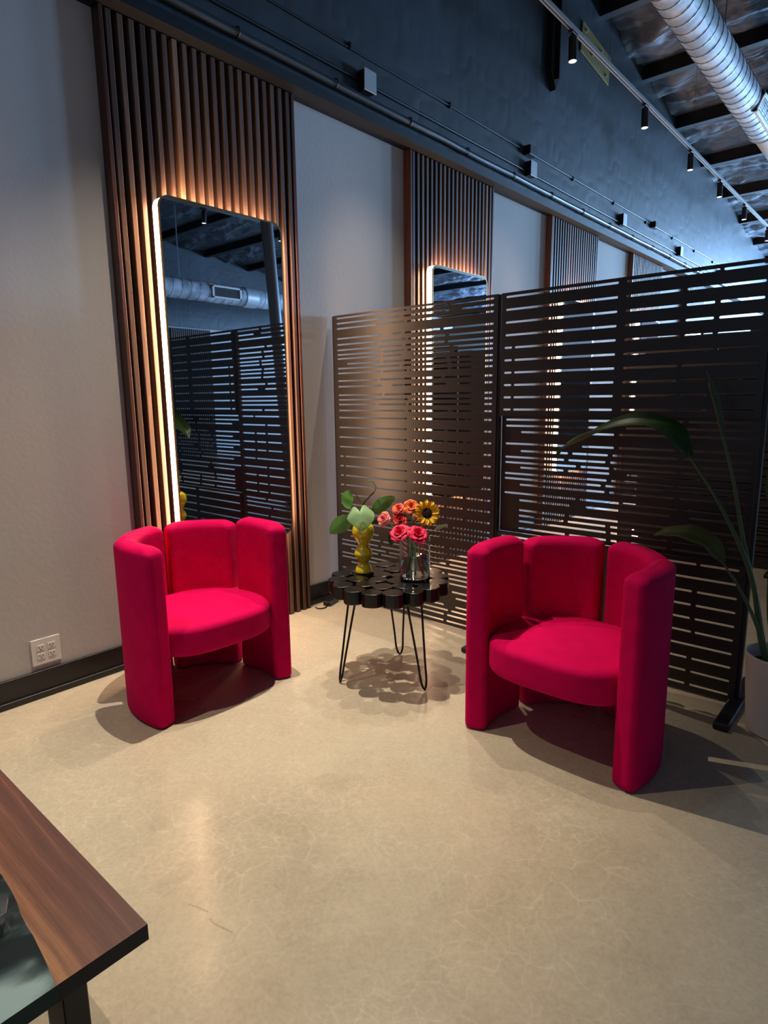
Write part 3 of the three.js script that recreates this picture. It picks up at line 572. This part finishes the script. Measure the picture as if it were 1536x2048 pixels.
{
  const t = thing('leafy_sprig', 'green leafy sprig standing in the yellow vase', 'plant', [2.19, 0.69, 0.955]);
  const o = V(2.19, 0.69, 0.955), L = (x, y, z) => V(x, y, z).sub(o), cr = V(0.656, 0, 0.755);
  mesh('twig', [tube([L(2.19, 0.7, 0.957), L(2.178, 0.77, 0.965), L(2.183, 0.845, 0.965), L(2.2, 0.882, 0.99), L(2.212, 0.906, 1.012)], 0.0035, 20, 6), tube([L(2.183, 0.845, 0.965), L(2.178, 0.87, 0.94), L(2.172, 0.9, 0.925)], 0.002, 10, 6), tube([L(2.212, 0.906, 1.012), L(2.221, 0.93, 1.016), L(2.213, 0.957, 1.0)], 0.0014, 10, 6)], M.twig, t);
  mesh('leaf', leafGeo(L(2.155, 0.822, 0.9), L(2.15, 0.87, 0.875), L(2.172, 0.912, 0.885), cr, 0.03, 0.15), M.leaf, t);
  mesh('leaf', leafGeo(L(2.105, 0.768, 0.965), L(2.07, 0.778, 0.93), L(2.035, 0.712, 0.88), V(0.2, 0.9, 0.3), 0.042, 0.2), M.leaf, t);
  mesh('leaf', heartLeaf(L(2.128, 0.82, 0.995), L(2.112, 0.785, 1.02), L(2.12, 0.726, 1.012), cr, 0.066), M.leafPale, t);
  mesh('leaf', leafGeo(L(2.215, 0.8, 1.0), L(2.235, 0.845, 1.03), L(2.285, 0.88, 1.085), V(0.5, -0.6, 0.5), 0.034, 0.2), M.leaf, t);
  mesh('leaf', leafGeo(L(2.19, 0.752, 1.0), L(2.215, 0.775, 1.03), L(2.24, 0.772, 1.06), V(0, 0.6, 0.5), 0.015, 0.2), M.leafDark, t);
  mesh('leaf', leafGeo(L(2.213, 0.957, 1.0), L(2.208, 0.961, 0.99), L(2.196, 0.957, 0.972), V(0, 1, 0), 0.006, 0.1, 4, 8), M.leafPale, t);
  mesh('petiole', [tube([L(2.183, 0.79, 0.963), L(2.15, 0.795, 0.97), L(2.105, 0.768, 0.965)], 0.0018, 10, 6), tube([L(2.181, 0.8, 0.965), L(2.15, 0.825, 0.98), L(2.128, 0.82, 0.995)], 0.0018, 10, 6), tube([L(2.18, 0.78, 0.965), L(2.2, 0.79, 0.98), L(2.215, 0.8, 1.0)], 0.0018, 10, 6), tube([L(2.18, 0.8, 0.96), L(2.165, 0.815, 0.925), L(2.155, 0.822, 0.9)], 0.0018, 10, 6)], M.stem, t);
}
// glass cylinder vase with cut flowers
const GV = V(2.282, TT + 0.002, 1.205);
{
  const t = thing('glass_vase', 'clear glass cylinder vase half full of water on the side table', 'vase', GV.toArray());
  mesh('glass_wall', new THREE.LatheGeometry([[0.001, 0], [0.066, 0], [0.072, 0.004], [0.073, 0.01], [0.073, 0.2], [0.072, 0.202], [0.0705, 0.202], [0.0695, 0.2], [0.0695, 0.014], [0.066, 0.011], [0.001, 0.011]].map(([a, b]) => new THREE.Vector2(a, b)), 56), M.glass, t);
  mesh('water', new THREE.LatheGeometry([[0.001, 0.0115], [0.0655, 0.0115], [0.069, 0.015], [0.069, 0.1], [0.001, 0.1]].map(([a, b]) => new THREE.Vector2(a, b)), 48), M.water, t);
}
function bloom(r, layers, sd) {           // overlapping cupped petals, tight at the heart and rolled outwards at the rim
  const list = [], count = [3, 3, 4, 5, 6];
  for (let k = 0; k < layers; k++) {
    const f = (k + 1) / layers, n = count[Math.min(k + (5 - layers > 0 ? 1 : 0), 4)], rk = r * (0.16 + 0.84 * f ** 1.1), hk = r * (0.95 - 0.5 * f);
    for (let i = 0; i < n; i++) {
      const a0 = (i + 0.41 * k) / n * Math.PI * 2 + 0.7 * hash(i, k, sd), w = (Math.PI / n) * 1.45, jit = 0.86 + 0.3 * hash(i, k, sd + 1), tilt = (hash(i, k, sd + 2) - 0.5) * 0.3 * r;
      list.push(patch((u, v) => {
        const q = (u - 0.5) * 2, a = a0 + q * w * (0.3 + 0.7 * Math.sin(Math.min(1, v * 1.3) * Math.PI / 2)), lip = Math.max(0, v - 0.72) / 0.28, top = v * (1 - 0.16 * q * q * q * q);
        const rad = rk * jit * (0.12 + 0.88 * Math.pow(top, 0.6) * (1 - 0.1 * q * q)) + 0.16 * r * f * lip;
        const y = hk * top * (1.25 - 0.3 * top) - 0.2 * r * f * lip * lip + tilt * v + 0.1 * r * f * Math.sin(q * 4.3 + i * 2 + k) * v * v;
        return V(rad * Math.cos(a), y - 0.4 * r, rad * Math.sin(a));
      }, 8, 8));
    }
  }
  return merge(list);
}
function calyx(r) { return new THREE.LatheGeometry([[0.001, -0.62 * r], [0.2 * r, -0.55 * r], [0.3 * r, -0.4 * r], [0.34 * r, -0.28 * r]].map(([a, b]) => new THREE.Vector2(a, b)), 12); }
const toCam = V(-2.28, 0.55, 1.75).normalize();
function flowerAt(name, label, [x, y, z], dir, foot) {
  const t = thing(name, label, 'flower', [x, y, z], 0, 'cut flowers in the glass vase');
  const h = new THREE.Group(); h.name = 'flower_head'; h.quaternion.setFromUnitVectors(V(0, 1, 0), dir.clone().normalize()); t.add(h);
  const o = V(x, y, z), s = o.clone().addScaledVector(dir.clone().normalize(), -0.02), f = foot.clone();
  const mid = V(GV.x + (x - GV.x) * 0.35, 0.69, GV.z + (z - GV.z) * 0.35);
  mesh('stem', tube([s.sub(o), mid.sub(o), f.sub(o)], 0.0028, 20, 7), M.stem, t);
  return h;
}
const foot = (a, r) => V(GV.x + r * Math.cos(a), GV.y + 0.018, GV.z + r * Math.sin(a));
[[[2.183, 0.74, 1.19], 0.043, 5, V(-0.5, 0.75, 0.25), M.magenta, 'open magenta rose at the left of the vase rim', 0.3], [[2.238, 0.732, 1.258], 0.043, 5, V(-0.35, 0.75, 0.6), M.magenta, 'open magenta rose below the sunflower', 2.4],
  [[2.262, 0.833, 1.122], 0.03, 4, V(-0.5, 0.6, 0.2), M.coral, 'coral rose at the top left of the bouquet', 4.4], [[2.303, 0.842, 1.166], 0.036, 4, V(-0.5, 0.55, 0.5), M.orange, 'orange rose at the top of the bouquet', 5.2],
  [[2.183, 0.79, 1.095], 0.03, 4, V(-0.8, 0.35, 0.1), M.pink, 'pale coral rose leaning out to the left of the bouquet', 0.9], [[2.25, 0.782, 1.14], 0.033, 4, V(-0.6, 0.4, 0.4), M.redDeep, 'deep red rose half hidden behind the magenta roses', 3.2]].forEach(([p, r, n, d, m, l, a], i) => {
  const h = flowerAt('rose', l, p, d, foot(a, 0.03 + 0.005 * i));
  mesh('petals', bloom(r, n, 900 + i * 13), m, h); mesh('calyx', calyx(r), M.stem, h);
});
{
  const h = flowerAt('sunflower', 'yellow sunflower with dark centre facing the camera', [2.318, 0.814, 1.25], V(-0.66, 0.22, 0.72), foot(1.5, 0.04));
  mesh('seed_head', new THREE.LatheGeometry([[0.001, 0.012], [0.012, 0.0115], [0.022, 0.008], [0.027, 0.001], [0.024, -0.006], [0.001, -0.008]].map(([a, b]) => new THREE.Vector2(a, b)), 28), M.seeds, h);
  const pg = [0, 1, 2].map((v) => patch((u, w) => { const q = (u - 0.5) * 2, W = 0.0085 * Math.sin(Math.PI * clamp(w * 0.9 + 0.09)) ** 0.8 * (w > 0.99 ? 0.05 : 1); return V(0.02 + w * (0.038 + 0.004 * v), 0.001 + 0.012 * Math.sin(w * 2) - 0.012 * w * w * (v - 0.4) + 0.003 * q * q, q * W); }, 4, 8));
  for (let i = 0; i < 34; i++) { const m = mesh('petal', pg[i % 3], M.sun, h); m.rotation.y = i / 17 * Math.PI * 2 + (i > 16 ? 0.19 : 0) + 0.08 * hash(i, 1, 95); m.position.y = i > 16 ? -0.003 : 0; }
  mesh('calyx', new THREE.LatheGeometry([[0.001, -0.02], [0.012, -0.016], [0.024, -0.006]].map(([a, b]) => new THREE.Vector2(a, b)), 16), M.stem, h);
}
[[[2.328, 0.822, 1.165], 'pale flower bud between the orange rose and the sunflower, upper one'], [[2.3, 0.79, 1.185], 'pale flower bud between the orange rose and the sunflower, lower one']].forEach(([p, l], i) => {
  const h = flowerAt('flower_bud', l, p, V(-0.2, 0.9, 0.2), foot(3.9 + i, 0.035));
  mesh('bud', new THREE.LatheGeometry([[0.001, 0.02], [0.006, 0.016], [0.011, 0.006], [0.011, -0.006], [0.006, -0.014], [0.001, -0.018]].map(([a, b]) => new THREE.Vector2(a, b)), 14), M.bud, h);
});
{
  const p = V(2.358, 0.727, 1.262), t = thing('foliage_sprig', 'dark green leaf sticking out at the right of the bouquet', 'foliage', p.toArray(), 0, 'cut flowers in the glass vase');
  mesh('stem', tube([V(0, 0, 0), V(GV.x + 0.03 - p.x, 0.69 - p.y, GV.z + 0.02 - p.z), foot(0.8, 0.03).sub(p)], 0.002, 16, 6), M.stemDark, t);
  mesh('leaf', leafGeo(V(0, 0, 0), V(0.02, 0.02, 0.02), V(0.048, 0.026, 0.05), V(-0.3, 0.8, 0.3), 0.012, 0.2), M.leafPale, t);
  const q = V(2.218, 0.715, 1.14), s = thing('foliage_sprig', 'dark green leaf hanging at the left of the glass vase', 'foliage', q.toArray(), 0, 'cut flowers in the glass vase');
  mesh('stem', tube([V(0, 0, 0), V(0.02, 0.01, 0.02), V(GV.x - 0.025 - q.x, 0.69 - q.y, GV.z - 0.03 - q.z), foot(4, 0.03).sub(q)], 0.002, 16, 6), M.stemDark, s);
  mesh('leaf', leafGeo(V(0, 0, 0), V(-0.02, 0.0, -0.01), V(-0.022, -0.055, -0.012), V(0.6, 0, 0.7), 0.02, 0.2), M.leafDark, s);
}

// ---------------------------------------------------------------- potted plant at right
{
  const o = V(2.785, 0, 2.66), t = thing('potted_plant', 'tall bird-of-paradise plant in a white pot at the right edge', 'plant', o.toArray());
  const L = (x, y, z) => V(x, y, z).sub(o);
  mesh('pot', new THREE.LatheGeometry([[0.001, 0.002], [0.095, 0.002], [0.102, 0.01], [0.128, 0.322], [0.129, 0.33], [0.123, 0.333], [0.119, 0.328], [0.116, 0.27], [0.001, 0.268]].map(([a, b]) => new THREE.Vector2(a, b)), 56), M.pot, t);
  mesh('soil', new THREE.LatheGeometry([[0.001, 0.288], [0.05, 0.286], [0.1, 0.281], [0.1165, 0.277]].map(([a, b]) => new THREE.Vector2(a, b)), 32), M.soil, t);
  const stem = (pts, r) => mesh('stem', (() => { const c = new THREE.CatmullRomCurve3(pts.map((p) => L(...p))); return patch((u, v) => { const p = c.getPoint(v), tg = c.getTangent(v), n = tg.clone().cross(V(0, 0, 1)).normalize(), b = tg.clone().cross(n), a = u * Math.PI * 2, k = r * (1.25 - 0.8 * v); return p.addScaledVector(n, k * Math.cos(a)).addScaledVector(b, k * Math.sin(a)); }, 10, 30); })(), M.stemDark, t);
  stem([[2.775, 0.27, 2.625], [2.765, 0.365, 2.59], [2.755, 0.644, 2.53], [2.75, 0.913, 2.399], [2.75, 1.117, 2.262]], 0.011);
  stem([[2.79, 0.27, 2.63], [2.785, 0.334, 2.6], [2.78, 0.537, 2.555], [2.78, 0.775, 2.488], [2.78, 1.033, 2.428], [2.78, 1.23, 2.368], [2.78, 1.4, 2.315]], 0.009);
  stem([[2.76, 0.27, 2.62], [2.725, 0.421, 2.585], [2.705, 0.59, 2.507], [2.7, 0.7, 2.43]], 0.008);
  stem([[2.79, 0.27, 2.66], [2.75, 0.5, 2.61], [2.71, 0.86, 2.6], [2.7, 1.0, 2.6]], 0.012);
  const blade = (pts, w, m, nrm, fold = 0.35) => {
    const c = new THREE.CatmullRomCurve3(pts.map((p) => L(...p)));
    return mesh('leaf', patch((u, v) => {
      const p = c.getPoint(v), tg = c.getTangent(v), s = nrm.clone().addScaledVector(tg, -nrm.dot(tg)).normalize(), n = tg.clone().cross(s), k = (u - 0.5) * 2, W = w * Math.sin(Math.PI * Math.pow(clamp(v * 0.97 + 0.02), 0.75)) ** 0.7 * (v > 0.999 ? 0.05 : 1);
      return p.addScaledVector(s, k * W).addScaledVector(n, -fold * W * Math.abs(k) + 0.08 * W * Math.sin(v * 20 + k));
    }, 8, 30), m, t);
  };
  blade([[2.75, 1.1, 2.272], [2.75, 1.19, 2.19], [2.75, 1.232, 2.06], [2.75, 1.18, 1.87], [2.75, 1.12, 1.74], [2.75, 1.06, 1.685]], 0.085, M.leafDark, V(1, 0.28, 0.1), 0.3);
  blade([[2.7, 0.69, 2.44], [2.7, 0.77, 2.36], [2.7, 0.785, 2.25], [2.7, 0.765, 2.165]], 0.05, M.leafOld, V(1, 0.5, 0.2), 0.35);
  blade([[2.78, 1.2, 2.378], [2.78, 1.33, 2.34], [2.78, 1.45, 2.30]], 0.012, M.leafDark, V(1, 0, 0.6), 1.2);
  blade([[2.7, 0.92, 2.6], [2.69, 1.08, 2.62], [2.66, 1.25, 2.68], [2.62, 1.3, 2.78]], 0.06, M.leafDark, V(0.3, 0, 1), 0.3);
}

// ---------------------------------------------------------------- river table at lower left
{
  const RX = 0.419, RY = 0.482, RZ = 2.09;
  const wood = texture(512, 1024, (u, v) => {            // u across the slab from river edge to outer edge
    const warp = 0.10 * (fbm(v * 3, 0.3, 1001, 3) - 0.5) + 0.05 * (fbm(v * 9, u * 2, 1011, 3) - 0.5), q = u + warp;
    const rings = Math.abs(Math.sin(q * 15 + 5 * fbm(q * 3, v * 1.4, 1021, 4))), fib = noise(u * 180, v * 22, 1031), pore = noise(u * 300, v * 60, 1041);
    let c = mix([184, 130, 84], [126, 80, 60], sstep(0.08, 0.45, q)); c = mix(c, [98, 60, 54], 0.8 * sstep(0.4, 0.8, q + 0.25 * (fbm(q * 4, v * 3, 1051, 3) - 0.5)));
    c = mix(c, [84, 48, 40], 0.38 * Math.pow(rings, 3)); c = mix(c, [190, 130, 90], 0.34 * Math.pow(1 - rings, 6) * sstep(0.3, 0.6, fbm(q * 6, v * 6, 1061, 3)));
    return c.map((x) => x * (0.86 + 0.2 * fib - (pore > 0.8 ? 0.08 : 0)));
  });
  const cloud = texture(512, 512, (u, v) => { const a = fbm(u * 4 + 1.5 * fbm(u * 3, v * 3, 1101, 3, 3), v * 7 + 1.5 * fbm(u * 3, v * 3, 1111, 3, 3), 1121, 5); return mix([20, 32, 33], [158, 184, 184], Math.pow(sstep(0.36, 0.7, a), 1.3)); });
  const wm = phy({ map: wood, roughness: 0.36, clearcoat: 0.25, clearcoatRoughness: 0.25 }), em = std({ color: C(0.014, 0.008, 0.006), roughness: 0.6 });  // em: shade on the walnut sides put into the colour
  const rm = phy({ map: cloud, roughness: 0.3, clearcoat: 0.5, clearcoatRoughness: 0.05, specularIntensity: 0.5 });
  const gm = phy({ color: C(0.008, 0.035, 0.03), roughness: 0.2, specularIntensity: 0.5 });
  const t = thing('river_table', 'low walnut table with a cloudy dark green resin river at lower left', 'table', [RX, 0, RZ]);
  const edge = (z, s) => 0.153 - 0.1 * Math.min(0.32, -z) + 0.012 * (noise(z * 6 + s, 1, 1201) - 0.5) + 0.008 * (noise(z * 17 + s, 2, 1211) - 0.5);   // width of the slab at z
  const LEN = 1.25, TH = 0.03, W = 0.78;
  const slab = (x0f, x1f, m, name, uvf) => {
    const N = 40, top = patch((u, v) => { const z = -LEN * v; return V(x0f(z) + (x1f(z) - x0f(z)) * u, RY, z); }, 12, N), bot = patch((u, v) => { const z = -LEN * v; return V(x1f(z) + (x0f(z) - x1f(z)) * u, RY - TH, z); }, 12, N);
    const sideG = (xf, flip) => patch((u, v) => { const z = -LEN * (flip ? 1 - v : v); return V(xf(z), RY - TH * (1 - u) , z); }, 1, N);
    const endG = (z, flip) => patch((u, v) => { const q = flip ? 1 - u : u; return V(x0f(z) + (x1f(z) - x0f(z)) * q, RY - TH + TH * v, z); }, 6, 1);
    const ends = merge([sideG(x1f, false), sideG(x0f, true), endG(0, false), endG(-LEN, true), bot]), g = top;
    const p = g.attributes.position, uv = g.attributes.uv; for (let i = 0; i < p.count; i++) uv.setXY(i, ...uvf(p.getX(i), p.getY(i), p.getZ(i)));
    const o = mesh(name, g, m, t); mesh(name === 'walnut_slab' ? 'shaded_edge' : 'resin_edge', ends, name === 'walnut_slab' ? em : gm, o); return o;
  };
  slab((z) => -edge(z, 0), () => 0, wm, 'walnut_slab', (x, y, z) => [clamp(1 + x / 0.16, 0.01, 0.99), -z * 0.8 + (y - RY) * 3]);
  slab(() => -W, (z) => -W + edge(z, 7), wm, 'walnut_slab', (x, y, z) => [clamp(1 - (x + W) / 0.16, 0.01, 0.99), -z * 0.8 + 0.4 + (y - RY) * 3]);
  slab((z) => -W + edge(z, 7), (z) => -edge(z, 0), rm, 'resin_river', (x, y, z) => [x * 1.6, z * 1.6 + y]);
  for (const z of [-0.19, -LEN + 0.19]) for (const x of [-0.075, -W + 0.075]) mesh('leg', rbox(x - 0.022, x + 0.022, 0.002, RY - TH - 0.0005, z - 0.045, z + 0.045, 0.003), M.black, t);
  for (const z of [-0.19, -LEN + 0.19]) mesh('cross_bar', rbox(-W + 0.098, -0.098, RY - TH - 0.03, RY - TH - 0.001, z - 0.04, z + 0.04, 0.003), M.black, t);
  const d = thing('glass_dish', 'small smoked glass dish on the green resin at the left edge', 'dish', [0.232, RY + 0.001, 1.885]);
  mesh('bowl', new THREE.LatheGeometry([[0.001, 0], [0.03, 0], [0.036, 0.004], [0.046, 0.028], [0.043, 0.03], [0.033, 0.008], [0.001, 0.007]].map(([a, b]) => new THREE.Vector2(a, b)), 8), M.smoke, d);
}

// ---------------------------------------------------------------- small things
{
  const t = thing('wall_outlet', 'white double wall outlet above the baseboard at left', 'outlet', [1.03, 0.215, 0.0005]);
  mesh('cover_plate', rbox(-0.064, 0.064, -0.062, 0.062, 0, 0.007, 0.003, 3), M.white, t);
  for (const x of [-0.024, 0.024]) for (const y of [-0.02, 0.02]) {
    const s = new THREE.Group(); s.name = 'socket'; s.position.set(x, y, 0.007); t.add(s);
    mesh('socket_face', rbox(-0.0165, 0.0165, -0.014, 0.014, -0.001, 0.0025, 0.001), M.white, s);
    mesh('socket_slots', [box(-0.0085, -0.0055, -0.002, 0.007, 0.002, 0.003), box(0.0055, 0.0085, -0.002, 0.006, 0.002, 0.003), cyl(0.0028, 0.0028, 0.001, 0, 0, 0, 10).rotateX(Math.PI / 2).translate(0, -0.0075, 0.0026)], M.slot, s);
  }
  const p = thing('power_adapter', 'black power adapter and cable on the floor by the baseboard', 'power adapter', [2.78, 0, 0.1], 0.3);
  mesh('brick', rbox(-0.06, 0.06, 0.001, 0.032, -0.028, 0.028, 0.006), M.black, p);
  mesh('cable', tube([V(-0.055, 0.012, 0), V(-0.1, 0.005, 0.01), V(-0.13, 0.005, -0.02), V(-0.12, 0.005, -0.05)], 0.004, 24, 8), M.black, p);
}

shadows(scene);
const renderer = new THREE.WebGLRenderer({ antialias: true });
renderer.toneMapping = THREE.LinearToneMapping;
renderer.toneMappingExposure = EXPOSURE;
renderer.shadowMap.enabled = true;
renderer.render(scene, camera);
